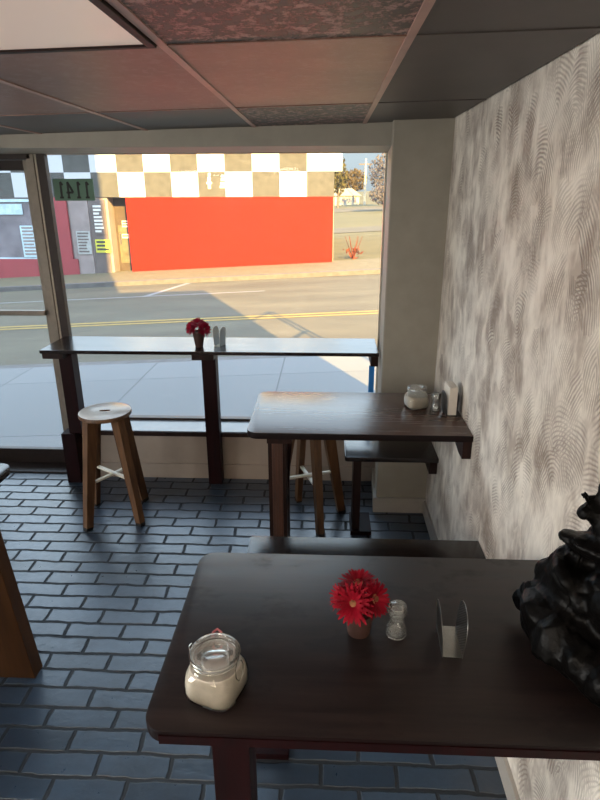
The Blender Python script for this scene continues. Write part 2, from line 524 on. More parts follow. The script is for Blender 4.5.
# ================================================================== mesh helpers
class MB:
    def __init__(self):
        self.bm = bmesh.new()

    def _merge(self, b2, mtx=None):
        if mtx is not None:
            bmesh.ops.transform(b2, matrix=mtx, verts=b2.verts)
        me = bpy.data.meshes.new('tmp')
        b2.to_mesh(me)
        b2.free()
        self.bm.from_mesh(me)
        bpy.data.meshes.remove(me)

    def box(self, lo, hi, bevel=0.0, mtx=None, seg=2):
        b = bmesh.new()
        bmesh.ops.create_cube(b, size=1)
        for v in b.verts:
            v.co = Vector([lo[i] + (v.co[i] + 0.5) * (hi[i] - lo[i]) for i in range(3)])
        if bevel > 0:
            bmesh.ops.bevel(b, geom=b.edges[:], offset=bevel, segments=seg, affect='EDGES', profile=0.7)
        self._merge(b, mtx)
        return self

    def bar(self, p0, p1, w, d, w1=None, d1=None, bevel=0.0, up=(0, 0, 1)):
        """tapered square bar from p0 to p1"""
        p0, p1 = Vector(p0), Vector(p1)
        z = (p1 - p0)
        L = z.length
        z.normalize()
        x = Vector(up).cross(z)
        if x.length < 1e-4:
            x = Vector((1, 0, 0))
        x.normalize()
        y = z.cross(x)
        w1 = w if w1 is None else w1
        d1 = d if d1 is None else d1
        b = bmesh.new()
        bmesh.ops.create_cube(b, size=1)
        for v in b.verts:
            t = v.co.z + 0.5
            ww, dd = w + (w1 - w) * t, d + (d1 - d) * t
            v.co = p0 + x * (v.co.x * ww) + y * (v.co.y * dd) + z * (t * L)
        if bevel > 0:
            bmesh.ops.bevel(b, geom=b.edges[:], offset=bevel, segments=2, affect='EDGES', profile=0.7)
        self._merge(b)
        return self

    def lathe(self, prof, seg=32, c=(0, 0, 0), sq=None, close=False):
        """profile of (r, z) turned round z; sq > 2 squares the section off"""
        b = bmesh.new()
        rings = []
        for r, z in prof:
            ring = []
            for i in range(seg):
                a = 2 * PI * i / seg
                k = 1.0
                if sq:
                    e_ = sq(z) if callable(sq) else sq
                    k = 1 / ((abs(math.cos(a)) ** e_ + abs(math.sin(a)) ** e_) ** (1 / e_))
                ring.append(b.verts.new((c[0] + r * k * math.cos(a), c[1] + r * k * math.sin(a), c[2] + z)))
            rings.append(ring)
        for j in range(len(rings) - 1):
            for i in range(seg):
                b.faces.new((rings[j][i], rings[j][(i + 1) % seg], rings[j + 1][(i + 1) % seg], rings[j + 1][i]))
        if close:
            b.faces.new(rings[-1])
            b.faces.new(list(reversed(rings[0])))
        bmesh.ops.remove_doubles(b, verts=b.verts, dist=1e-6)
        bmesh.ops.recalc_face_normals(b, faces=b.faces)
        self._merge(b)
        return self

    def tube(self, pts, r, seg=8, closed=False):
        pts = [Vector(p) for p in pts]
        b = bmesh.new()
        rings = []
        n = len(pts)
        prev = None
        for i, p in enumerate(pts):
            if closed:
                tg = pts[(i + 1) % n] - pts[(i - 1) % n]
            else:
                tg = pts[min(i + 1, n - 1)] - pts[max(i - 1, 0)]
            tg.normalize()
            if prev is None:
                x = tg.orthogonal().normalized()
            else:
                x = (prev - tg * prev.dot(tg))
                x = x.normalized() if x.length > 1e-6 else tg.orthogonal().normalized()
            prev = x
            y = tg.cross(x)
            rr = r[i] if isinstance(r, (list, tuple)) else r
            rings.append([b.verts.new(p + x * rr * math.cos(2 * PI * k / seg) + y * rr * math.sin(2 * PI * k / seg)) for k in range(seg)])
        for j in range(n if closed else n - 1):
            a, c = rings[j], rings[(j + 1) % n]
            for k in range(seg):
                b.faces.new((a[k], a[(k + 1) % seg], c[(k + 1) % seg], c[k]))
        if not closed:
            b.faces.new(list(reversed(rings[0])))
            b.faces.new(rings[-1])
        bmesh.ops.recalc_face_normals(b, faces=b.faces)
        self._merge(b)
        return self

    def prism(self, poly, z0, z1, bevel=0.0, mtx=None):
        b = bmesh.new()
        bot = [b.verts.new((x, y, z0)) for x, y in poly]
        top = [b.verts.new((x, y, z1)) for x, y in poly]
        n = len(poly)
        b.faces.new(list(reversed(bot)))
        b.faces.new(top)
        for i in range(n):
            b.faces.new((bot[i], bot[(i + 1) % n], top[(i + 1) % n], top[i]))
        bmesh.ops.recalc_face_normals(b, faces=b.faces)
        if bevel > 0:
            es = [e_ for e_ in b.edges if abs(e_.verts[0].co.z - e_.verts[1].co.z) < 1e-6]
            bmesh.ops.bevel(b, geom=es, offset=bevel, segments=2, affect='EDGES', profile=0.6)
        self._merge(b, mtx)
        return self

    def faces(self, verts, faces):
        b = bmesh.new()
        vs = [b.verts.new(v) for v in verts]
        for f in faces:
            b.faces.new([vs[i] for i in f])
        self._merge(b)
        return self

    def build(self, name, mat, parent=None, label=None, smooth=False, world=False):
        """world=True: vertices are in world space and the parent has no rotation"""
        me = bpy.data.meshes.new(name)
        if world and parent is not None:
            off = Vector(parent.location)
            pp = parent.parent
            while pp is not None:
                off += Vector(pp.location)
                pp = pp.parent
            bmesh.ops.translate(self.bm, vec=-off, verts=self.bm.verts)
        self.bm.to_mesh(me)
        self.bm.free()
        me.materials.append(mat)
        if smooth:
            for p in me.polygons:
                p.use_smooth = True
            if hasattr(me, 'set_sharp_from_angle'):
                me.set_sharp_from_angle(angle=math.radians(42))
        o = bpy.data.objects.new(name, me)
        COL.objects.link(o)
        if parent is not None:
            o.parent = parent
        if label:
            o['label'] = label
        return o


def recentre(o):
    """put a lone mesh's origin at its base centre"""
    vs = [v.co for v in o.data.vertices]
    c = Vector(((min(v.x for v in vs) + max(v.x for v in vs)) / 2, (min(v.y for v in vs) + max(v.y for v in vs)) / 2, min(v.z for v in vs)))
    o.data.transform(Matrix.Translation(-c))
    o.location = c
    return o


def tag(o, label, cat, group=None, kind=None):
    o['label'] = label
    o['category'] = cat
    if group:
        o['group'] = group
    if kind:
        o['kind'] = kind
    return o


def thing(name, label, cat, loc, rz=0.0, group=None):
    o = bpy.data.objects.new(name, None)
    o.empty_display_size = 0.05
    COL.objects.link(o)
    o.location = loc
    o.rotation_euler = (0, 0, rz)
    return tag(o, label, cat, group)


def struct(o):
    o['kind'] = 'structure'
    return o


def copy_tree(o, parent=None):
    c = o.copy()
    COL.objects.link(c)
    if parent is not None:
        c.parent = parent
    for ch in [x for x in list(bpy.data.objects) if x.parent == o]:
        copy_tree(ch, c)
    return c


def rounded(x0, y0, x1, y1, r, corners=(1, 1, 1, 1), n=8):
    """corners: lower left, lower right, upper right, upper left"""
    out = []
    cs = [(x0 + r, y0 + r, PI, corners[0], (x0, y0)), (x1 - r, y0 + r, 1.5 * PI, corners[1], (x1, y0)),
          (x1 - r, y1 - r, 0, corners[2], (x1, y1)), (x0 + r, y1 - r, 0.5 * PI, corners[3], (x0, y1))]
    for cx, cy, a0, on, pt in cs:
        if on:
            for i in range(n + 1):
                a = a0 + 0.5 * PI * i / n
                out.append((cx + r * math.cos(a), cy + r * math.sin(a)))
        else:
            out.append(pt)
    return out


# ================================================================== the room
WX = 0.723          # face of the right wall
LX = -4.6           # left wall
BY = -4.2           # back wall
CZ = 2.548          # ceiling
GY = 4.40           # glass line
HY = 3.80           # face of the beam over the window
KY = 4.17           # face of the knee wall
HB = 2.432          # underside of the beam

struct(MB().box((LX - .1, BY - .1, -0.12), (WX + .05, 4.46, 0.0)).build('floor', M['floor']))
struct(MB().box((WX, BY - .1, -0.12), (1.2, 4.5, CZ + .1)).build('wall_right', M['combed']))
wlm = MB().box((LX - .2, BY - .1, -0.12), (LX, 4.5, 0.60)).box((LX - .2, BY - .1, 2.36), (LX, 4.5, CZ + .1))
wlm.box((LX - .2, BY - .1, .6), (LX, -3.5, 2.36)).box((LX - .2, 2.7, .6), (LX, 4.5, 2.36))
struct(wlm.build('wall_left', M['wall_paint']))
w3 = struct(MB().box((LX - .12, -3.5, .60), (LX - .06, 2.7, .65)).box((LX - .12, -3.5, 2.31), (LX - .06, 2.7, 2.36)).build('added_window', M['alu_dark']))  # unseen window and its opening, added to let the fill lamp in
for y in (-3.5, -1.45, .6, 2.65):
    MB().box((LX - .12, y, .65), (LX - .06, y + .05, 2.31)).build('window_frame', M['alu_dark'], w3)
MB().box((LX - .094, -3.45, .65), (LX - .086, 2.65, 2.31)).build('window_pane', M['glass'], w3)
struct(MB().box((LX - .2, BY - .3, -0.12), (1.2, BY, CZ + .1)).build('wall_back', M['wall_paint']))
wf = struct(MB().box((LX, HY, HB), (WX, 4.46, CZ + .1), 0.004).build('wall_front', M['header_paint']))
kw = MB()
kw.box((-2.0, KY, -0.1), (0.405, 4.46, 0.39))
kw.box((-1.975, KY - 0.012, 0.0), (0.37, KY + .01, 0.125), 0.003)
struct(kw.build('wall_knee', M['panel_paint']))
# column that fills the corner between window and right wall
cl = MB().prism([(0.372, 3.71), (0.378, 3.70), (WX + .01, 3.70), (WX + .01, 4.46), (0.415, 4.46)], -0.1, CZ + .05)
struct(cl.build('wall_column', M['wall_paint']))
bb = MB()
bb.box((0.352, 3.682, 0.0), (WX + .005, 3.71, 0.115), 0.004)
bb.prism([(0.352, 3.69), (0.375, 3.69), (0.40, 4.17), (0.377, 4.17)], 0.0, 0.115, 0.003)
struct(bb.build('baseboard_column', M['base_paint']))
struct(MB().box((WX - 0.016, BY, 0.0), (WX + .01, 3.69, 0.10), 0.004).build('baseboard_right', M['base_paint']))
struct(MB().box((LX - .001, BY, 0.0), (LX + .016, 4.3, 0.10), 0.004).build('baseboard_left', M['base_paint']))

# ceiling: slab, metal grid and lay-in tiles
ceil = struct(MB().box((LX - .2, BY - .3, CZ + 0.02), (1.2, 4.5, CZ + 0.14)).build('ceiling', M['dark_tile2']))
gx = [0.212 - 0.655 * k for k in range(0, 8)]
gy = [1.755 + 1.215 * k for k in range(-4, 2)]
xs = [WX] + gx + [LX]
ys = [BY] + gy + [HY]
for x in gx:
    MB().box((x - .012, BY, CZ - 0.001), (x + .012, HY, CZ + .02), 0.0005).build('main_runner', M['grid'], ceil)
for i in range(len(xs) - 1):
    for y in gy:
        MB().box((xs[i + 1] + .012, y - .005, CZ - 0.0005), (xs[i] - .012, y + .005, CZ + .02), 0.0005).build('cross_tee', M['dark_tile2'] if i < 1 else M['dark_tile'], ceil)
LIGHT_CELLS = {(2, 4), (4, 2), (2, 2), (2, 1), (4, 0)}  # all but the first are unseen panels added to brighten the room
tr = random.Random(3)
for i in range(len(xs) - 1):
    for j in range(len(ys) - 1):
        if (i, j) in LIGHT_CELLS:
            continue
        mt = M['dark_tile']
        if (i, j) in ((1, 4), (3, 3), (1, 6), (1, 7)):
            mt = M['fissure_tile']
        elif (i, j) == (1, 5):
            mt = M['glow_tile']
        elif i == 0 or j >= 6:
            mt = M['dark_tile2']
        sag = tr.uniform(-0.003, 0.003)
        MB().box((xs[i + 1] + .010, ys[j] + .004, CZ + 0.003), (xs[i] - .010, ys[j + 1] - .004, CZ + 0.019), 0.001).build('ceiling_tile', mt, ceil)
first_light = None
LIGHT_LABELS = {(2, 4): 'pale frosted ceiling light panel between the dark tiles, nearest the window',
                (4, 2): 'added ceiling fill panel behind the viewer on the left side of the room',
                (2, 2): 'added ceiling fill panel just behind the viewer on the right',
                (2, 1): 'added ceiling fill panel second behind the viewer on the right',
                (4, 0): 'added ceiling fill panel by the back wall on the left side of the room'}
for (i, j) in sorted(LIGHT_CELLS, key=lambda c: c != (2, 4)):
    x0, x1, y0, y1 = xs[i + 1] + .014, xs[i] - .014, ys[j] + .014, ys[j + 1] - .014
    t = thing('ceiling_light', LIGHT_LABELS[(i, j)], 'ceiling light', ((x0 + x1) / 2, (y0 + y1) / 2, CZ - .008), 0, 'ceiling light panels')
    f = MB()
    w = 0.022
    f.box((x0, y0, CZ - .008), (x0 + w, y1, CZ + .012), .002).box((x1 - w, y0, CZ - .008), (x1, y1, CZ + .012), .002)
    f.box((x0 + w, y0, CZ - .008), (x1 - w, y0 + w, CZ + .012), .002).box((x0 + w, y1 - w, CZ - .008), (x1 - w, y1, CZ + .012), .002)
    f.build('frame', M['dark_wood'], t, world=True)
    MB().box((x0 + w, y0 + w, CZ - .002), (x1 - w, y1 - w, CZ + .008)).build('diffuser', M['fill_lens'] if j < 4 else M['lens'], t, world=True)

# the old grid hangs a little lower towards the left of the room
SLOPE = 0.022
for o in [ceil] + [c for c in bpy.data.objects if c.parent == ceil]:
    for v in o.data.vertices:
        v.co.z += SLOPE * v.co.x
for o in [c for c in bpy.data.objects if c.name.startswith('ceiling_light')]:
    o.location.z += SLOPE * o.location.x
    o.rotation_euler.y = -SLOPE

# ------------------------------------------------------------------ window
win = struct(MB().box((-2.006, GY - .03, 0.33), (0.409, GY + .03, 0.435), .004).build('window_1', M['alu_dark']))
wfm = MB()
wfm.box((-2.006, GY - .03, HB - .004), (0.409, GY + .03, HB + .01), .001)
wfm.build('window_frame', M['alu'], win)
MB().box((0.404, GY - .045, 0.43), (0.418, GY + .03, HB), .002).build('jamb_lit_strip', M['base_paint'], win)  # paler strip puts daylight on the column's side face into colour
MB().box((-2.006, GY - .004, 0.39), (0.406, GY + .004, HB - .001)).build('window_pane', M['glass'], win)
MB().box((0.396, GY - .034, 0.40), (0.406, GY - .006, HB - .004), .002).build('window_bead', M['alu_light'], win)
sl = struct(MB().box((-1.96, KY - .035, 0.39), (0.386, GY - .03, 0.418), .004).build('trim_1', M['sill']))
MB().box((-1.96, KY - .045, 0.378), (0.372, KY - .033, 0.412), .002).build('sill_edge', M['dark_wood'], sl)

# mullion between the window and the door
mu = struct(MB().box((-2.135, GY - .06, -0.02), (-2.08, GY + .03, HB), .004).build('trim_2', M['alu']))
MB().box((-2.08, GY - .05, 0.0), (-2.066, GY + .02, HB), .002).build('mullion_bead', M['alu_light'], mu)
MB().box((-2.066, GY - .045, 0.0), (-2.006, GY + .008, HB), .003).build('mullion_post', M['alu_dark'], mu)

# door
dr = struct(MB().box((-3.12, GY - .025, -0.02), (-3.0, GY + .025, HB - .04), .004).build('door_1', M['alu']))
MB().box((-2.178, GY - .025, 0.0), (-2.135, GY + .025, HB - .04), .004).build('door_stile', M['alu'], dr)
MB().box((-3.0, GY - .025, 0.0), (-2.185, GY + .025, 0.135), .004).build('bottom_rail', M['alu_dark'], dr)
MB().box((-3.0, GY - .025, HB - .108), (-2.185, GY + .025, HB - .04), .004).build('top_rail', M['alu_dark'], dr)
MB().box((-3.0, GY - .09, 1.285), (-2.15, GY - .055, 1.325), .006).build('push_bar', M['alu'], dr)
MB().box((-3.0, GY - .004, 0.13), (-2.18, GY + .004, HB - .10)).build('door_glass', M['glass'], dr)
dt = struct(MB().box((-3.14, GY - .06, HB - .036), (-2.1, GY + .06, HB + .01), .004).build('trim_3', M['alu_dark']))
MB().box((-3.12, GY - .2, -0.01), (-2.1, GY + .06, 0.012), .004).build('threshold', M['alu_dark'], dt)
# the shopfront goes on to the left of the door
w2 = struct(MB().box((LX, GY - .05, -0.02), (-3.14, GY + .05, 0.40), .004).build('window_2', M['alu_dark']))
MB().box((LX, GY - .004, 0.39), (-3.14, GY + .004, HB)).build('window_pane', M['glass'], w2)
MB().box((-3.20, GY - .05, 0.39), (-3.12, GY + .05, HB), .004).build('window_frame', M['alu'], w2)

# upper parts of this building (they throw the shade on the street)
ub = struct(MB().box((LX - .2, BY - .3, CZ + .14), (1.2, 4.55, 4.95)).build('wall_upper', M['brick_out']))
struct(MB().box((-6.8, BY - 3, 4.95), (-0.98, 4.55, 12.0)).build('wall_tower', M['brick_out']))


# ================================================================== street
def gz(x, y):
    return 0.10 + 0.05 * max(-16, min(x, 16)) + 0.013 * max(0.0, y - 21)


def strip(name, mat, x0, x1, y0, y1, dz=0.0, nx=16, ny=8, thick=0.0):
    vs, fs = [], []
    for j in range(ny + 1):
        for i in range(nx + 1):
            x = x0 + (x1 - x0) * i / nx
            y = y0 + (y1 - y0) * j / ny
            vs.append((x, y, gz(x, y) + dz))
    for j in range(ny):
        for i in range(nx):
            a = j * (nx + 1) + i
            fs.append((a, a + 1, a + nx + 2, a + nx + 1))
    mb = MB().faces(vs, fs)
    if thick:
        n = len(vs)
        low = [(x, y, z - thick) for x, y, z in vs]
        front = [i for i in range(nx + 1)]
        back = [ny * (nx + 1) + i for i in range(nx + 1)]
        for row in (front, back):
            vv = [vs[i] for i in row] + [low[i] for i in row]
            k = nx + 1
            mb.faces(vv, [(i, i + 1, k + i + 1, k + i) for i in range(nx)])
    return mb.build(name, mat)


struct(strip('sidewalk', M['concrete'], -16, 16, 4.46, 7.55, 0.0, thick=.15))
struct(strip('curb', M['curb'], -16, 16, 7.55, 7.72, 0.0, thick=.15))
struct(strip('road', M['asphalt'], -16, 16, 7.72, 16.15, -0.10))
struct(strip('far_curb', M['curb'], -16, 16, 16.15, 16.32, 0.02, thick=.15))
struct(strip('far_sidewalk', M['dry_concrete'], -16, 16, 16.32, 18.9, 0.02))
struct(strip('lot', M['lot'], -40, 60, 18.9, 160, 0.0, nx=100, ny=30))
struct(strip('lot_shade', M['asphalt'], 0.3, 40, 30, 33.5, 0.02))  # asphalt-coloured strip paints tree and pole shadows across the lot
struct(strip('lot_shade', M['asphalt'], 0.3, 60, 52, 60, 0.02, nx=30))  # second painted shade band, farther up the lot
for dy in (10.70, 10.92):
    struct(strip('yellow_line', M['yellow_line'], -16, 16, dy, dy + .11, -0.094))
struct(strip('parking_line', M['white_line'], -16, -1.5, 14.0, 14.09, -0.094))
pl = MB()
for (x0, y0, x1, y1, w) in ((-4.5, 14.1, -3.9, 16.1, .10),):
    pl.faces([(x0, y0, gz(x0, y0) - .094), (x0 + w * 1.6, y0, gz(x0 + w, y0) - .094), (x1 + w * 1.6, y1, gz(x1 + w, y1) - .094), (x1, y1, gz(x1, y1) - .094)], [(0, 1, 2, 3)])
struct(pl.build('parking_mark', M['white_line']))

# ------------------------------------------------------------------ shop across the street
FY = 18.6
shop = thing('shop_building', 'grey shop across the street with a black and white checkered band', 'building', (-6, FY, -1.0))
MB().box((-16, FY, -1.0), (-6.78, FY + 9, 4.2)).box((-6.18, FY, -1.0), (0.19, FY + 9, 4.2)).box((-6.78, FY, 2.05), (-6.18, FY + 9, 4.2)).box((-6.78, FY + .55, -1.0), (-6.18, FY + 9, 2.05)).build('wall', M['facade'], shop, world=True)
MB().box((-16, FY - .06, 2.05), (0.19, FY + .02, 2.76), .003).box((-16, FY - .06, 2.76), (0.42, FY + .02, 4.18), .003).build('checkered_band', M['checker'], shop, label='band of black and white checks', world=True)
MB().box((-6.17, FY - .12, -1.0), (0.17, FY + .02, 2.05), .01).build('painted_panel', M['red_panel'], shop, label='flat orange-red wall panel', world=True)
MB().box((-16, FY - .1, -1.0), (-7.9, FY + .02, 0.20), .01).build('base_panel', M['pink_red'], shop, label='faded red base of the wall', world=True)
MB().box((-8.42, FY - .1, 0.20), (-8.05, FY + .02, 2.05), .01).build('pilaster', M['pink_red'], shop, label='faded red upright beside the window', world=True)
wd = MB().box((-16, FY - .05, 0.20), (-8.55, FY + .02, 1.95)).build('shop_window', M['shop_glass'], shop, world=True)
fb = MB()
for x in (-15.9, -13.2, -10.85, -8.62):
    fb.box((x, FY - .08, 0.2), (x + .07, FY, 1.98))
fb.box((-16, FY - .08, 0.17), (-8.55, FY, 0.24)).box((-16, FY - .08, 1.92), (-8.55, FY, 2.0))
fb.build('window_frame', M['paper_blue'], wd, world=True)
MB().box((-8.0, FY - .04, -0.3), (-7.40, FY + .02, 1.95)).build('side_light', M['facade'], shop, world=True)
RY = FY + .54
MB().box((-7.36, FY - .04, -0.3), (-6.86, FY + .01, 1.98), .01).build('side_light', M['facade_dark'], shop, world=True)
dd = MB().box((-6.77, RY - .05, -0.35), (-6.19, RY + .01, 2.0), .01).build('door', M['door_brown'], shop, world=True)
MB().box((-6.70, RY - .07, 0.02), (-6.26, RY - .04, 1.2), .01).build('door_pane', M['door_pane'], dd, world=True)
MB().box((-6.66, RY - .10, 0.60), (-6.62, RY - .05, 0.95), .008).build('door_handle', M['steel'], dd, world=True)


def poster(name, label, mt, x0, x1, z0, z1, rows, y=FY - .085, ink='ink', grp='posters on the shop across the street'):
    t = thing(name, label, 'poster' if name == 'poster' else 'sign', ((x0 + x1) / 2, y, z0), 0, grp)
    MB().box((x0, y - .012, z0), (x1, y, z1)).build('sheet', M[mt], t, world=True)
    mk = MB()
    rr = random.Random(int((x0 + 30) * 100))
    for k in range(rows):
        z = z1 - (z1 - z0) * (k + 0.7) / (rows + 0.6)
        hh = (z1 - z0) / (rows + .6) * 0.28
        mk.box((x0 + .08 * (x1 - x0), y - .016, z - hh), (x0 + (x1 - x0) * rr.uniform(.6, .92), y - .011, z + hh))
    mk.build('print', M[ink], t, world=True)
    return t


poster('poster', 'pale blue printed sheet in the shop window, seen through the glass door', 'paper_blue', -9.62, -9.0, 0.26, 1.22, 9, ink='facade')
poster('poster', 'long pale board high in the shop window seen through the glass door', 'paper_blue', -11.6, -9.45, 1.55, 1.86, 1, ink='facade')
poster('poster', 'grey printed sheet low beside the red upright of the shop', 'paper_grey', -7.86, -7.42, 0.35, 1.05, 7, y=FY - .06, ink='facade_dark')
poster('sign', 'lime yellow sign low beside the shop door across the street', 'paper_yellow', -7.28, -6.80, 0.40, 0.80, 3, y=FY - .06)
poster('poster', 'upper white notice on the shop door across the street', 'paper_white', -6.55, -6.30, 1.14, 1.34, 2, y=RY - .075)
poster('poster', 'lower white notice on the shop door across the street', 'paper_white', -6.58, -6.32, 0.80, 0.93, 1, y=RY - .095)
poster('poster', 'dark poster with pale printing above the lime yellow sign', 'facade_dark', -7.26, -6.92, 0.95, 1.86, 8, y=FY - .06, ink='paper_white')
# two little painted figures on one grey check
fg = MB()
fg.box((-3.62, FY - .075, 2.28), (-3.53, FY - .06, 2.62), .01).box((-3.66, FY - .075, 2.42), (-3.49, FY - .06, 2.47), .01).box((-3.60, FY - .075, 2.64), (-3.52, FY - .06, 2.72), .01)
fg.build('painted_figure', M['paper_white'], shop, label='small white painted figure', world=True)
fg = MB()
for k in range(4):
    fg.box((-3.26 + .02 * k, FY - .075, 2.30 + .1 * k), (-3.02 - .01 * (k % 2), FY - .06, 2.37 + .1 * k), .01)
fg.build('painted_emblem', M['paper_blue'], shop, label='pale green painted emblem', world=True)


# ------------------------------------------------------------------ trees, house and pole beyond
def tree(label, x, y, h, r, mt, seed, trunk=0.25, leaf=0.5, n=420):
    rr = random.Random(seed)
    z0 = gz(x, y)
    t = thing('tree', label, 'tree', (x, y, z0), 0, 'trees beyond the shop')
    tb = MB()
    tb.tube([(0, 0, -0.2), (0.05, 0, h * .3), (-.05, 0.1, h * .65), (0, 0, h * .95)], [trunk, trunk * .8, trunk * .5, trunk * .12], 8)
    for k in range(16):
        a = rr.uniform(0, 2 * PI)
        b0 = h * rr.uniform(.25, .7)
        L = r * rr.uniform(.6, 1.0)
        p0 = Vector((0, 0, b0))
        p1 = Vector((math.cos(a) * L, math.sin(a) * L, b0 + L * rr.uniform(.4, 1.1)))
        mid = (p0 + p1) / 2 + Vector((0, 0, -.05 * L))
        tb.tube([p0, mid, p1], [trunk * .4, trunk * .25, trunk * .06], 6)
    tb.build('trunk', M['bark'], t, smooth=True)
    vs, fs = [], []
    for k in range(n):
        while True:
            p = Vector((rr.uniform(-1, 1), rr.uniform(-1, 1), rr.uniform(-1, 1)))
            if 0.25 < p.length < 1:
                break
        p = Vector((p.x * r, p.y * r, h * .62 + p.z * h * .38))
        q = Euler((rr.uniform(0, 6), rr.uniform(0, 6), rr.uniform(0, 6))).to_matrix()
        s = leaf * rr.uniform(.5, 1.2)
        i = len(vs)
        for c in ((-s, 0, 0), (0, -s * .6, .1 * s), (s, 0, 0), (0, s * .6, .1 * s)):
            vs.append(p + q @ Vector(c))
        fs.append((i, i + 1, i + 2, i + 3))
    MB().faces(vs, fs).build('foliage', M[mt], t)
    return t


tree('olive tree directly behind the right corner of the shop', 1.0, 62, 4.9, 1.0, 'tree_leaf', 1, trunk=.12, leaf=.18, n=700)
tree('brown bare-looking tree just behind the small white house', 4.2, 96, 4.3, 1.9, 'tree_far', 2, leaf=.2, n=1100)
tree('low brown tree between the shop corner and the white house', 1.9, 104, 4.3, 1.9, 'tree_far', 3, leaf=.2, n=1100)
tree('grey hazy tree standing nearest the right edge of the window', 5.6, 60, 4.9, 1.8, 'twig_grey', 4, trunk=.16, leaf=.14, n=1600)
tree('low grey thicket below the hazy tree at the window edge', 4.6, 50, 2.0, 1.3, 'twig_grey', 6, trunk=.08, leaf=.10, n=1300)
hx, hy = 2.15, 70
hs = thing('house', 'small white house with a pale roof far up the lot', 'house', (hx, hy, gz(hx, hy)))
MB().box((-1.35, -1.3, -.3), (1.35, 2.0, 1.0)).build('wall', M['house_white'], hs)
MB().faces([(-1.6, -1.5, .96), (1.6, -1.5, .96), (1.6, 2.2, .96), (-1.6, 2.2, .96), (-1.6, .35, 1.75), (.6, .35, 1.75)],
           [(0, 1, 5, 4), (1, 2, 5), (2, 3, 4, 5), (3, 0, 4), (3, 2, 1, 0)]).build('roof', M['roof'], hs)
for x in (-1.1, -.5, .1, .7):
    MB().box((x, -1.35, .25), (x + .32, -1.28, .8)).build('window', M['shop_glass'], hs)
px_, py_ = 3.95, 66
po = thing('utility_pole', 'pale utility pole with a crossarm right of the white house', 'pole', (px_, py_, gz(px_, py_)))
MB().tube([(0, 0, -.2), (0, 0, 4.6)], [.13, .09], 10).build('pole', M['house_white'], po, smooth=True)
MB().box((-.7, -.05, 4.0), (.7, .05, 4.12)).build('crossarm', M['bark'], po)
# small orange shrub by the far kerb
sb = thing('shrub', 'small rust coloured shrub beside the orange-red wall corner', 'shrub', (0.85, 19.4, gz(.85, 19.4)))
rr = random.Random(5)
vs, fs = [], []
for k in range(46):
    a = rr.uniform(0, 2 * PI)
    p = Vector((math.cos(a) * .35 * rr.random(), math.sin(a) * .3 * rr.random(), rr.uniform(.01, .30)))
    q = Euler((rr.uniform(0, 6), rr.uniform(0, 6), rr.uniform(0, 6))).to_matrix()
    i = len(vs)
    for c in ((-.09, 0, 0), (0, -.03, 0), (.09, 0, 0), (0, .03, 0)):
        vs.append(p + q @ Vector(c))
    fs.append((i, i + 1, i + 2, i + 3))
MB().faces(vs, fs).build('leaves', M['rust'], sb)
st_ = MB()
for k in range(6):
    a = k * 1.05
    st_.tube([(0, 0, -.03), (.15 * math.cos(a), .15 * math.sin(a), .35), (.28 * math.cos(a), .28 * math.sin(a), .7)], [.015, .01, .005], 5)
st_.build('stems', M['rust'], sb)

# bracket for a hanging sign on the front of this building, out to the right
br = thing('sign_bracket', 'steel bracket frame for a sign on the shopfront', 'bracket', (1.40, 5.4, gz(1.4, 5.4)))
for dx in (0.0, 0.10):
    MB().bar((1.38 + dx, 5.35, gz(1.4, 5.4)), (1.38 + dx, 5.35, 3.0), .035, .035).build('post', M['alu_dark'], br, world=True)
for z in (2.98, 2.1):
    MB().bar((1.43, 5.35, z), (1.15, 4.52, z), .04, .04).build('arm', M['alu_dark'], br, world=True)

# ------------------------------------------------------------------ house number on the glass, read from outside
FONT = {'1': [((.46, 0), (.46, 1)), ((.46, 1), (.22, .80)), ((.24, 0), (.68, 0))],
        '4': [((.64, 0), (.64, 1)), ((.64, 1), (.10, .32)), ((.10, .32), (.86, .32)), ((.48, 0), (.80, 0))]}
sg = thing('number_sign', 'dark green house number 1141 on the window glass, seen from behind', 'sign', (-1.76, GY - .012, 2.105))
sx0, sx1, sz0, sz1 = -1.985, -1.690, 2.118, 2.268
MB().box((sx0, GY - .011, sz0), (sx1, GY - .005, sz1)).build('plate', M['green_sign'], sg, world=True)
nm = MB()
cw = (sx1 - sx0) * .86 / 4
for k, ch in enumerate('1141'):
    # seen from inside the number runs backwards, so it starts at the right
    bx = sx1 - (sx1 - sx0) * .07 - cw * k
    for (a, b) in FONT[ch]:
        p0 = Vector((bx - a[0] * cw, GY - .013, sz0 + .022 + a[1] * (sz1 - sz0 - .044)))
        p1 = Vector((bx - b[0] * cw, GY - .013, sz0 + .022 + b[1] * (sz1 - sz0 - .044)))
        nm.bar(p0, p1, .0135, .0035, up=(0, 1, 0))
nm.build('numerals', M['sign_ink'], sg, world=True)
recentre(tag(MB().box((0.338, GY - .040, 0.68), (0.380, GY - .034, 0.90)).build('tape', M['blue_tape']),
             'strip of blue painter tape on the right window frame under the counter', 'tape'))

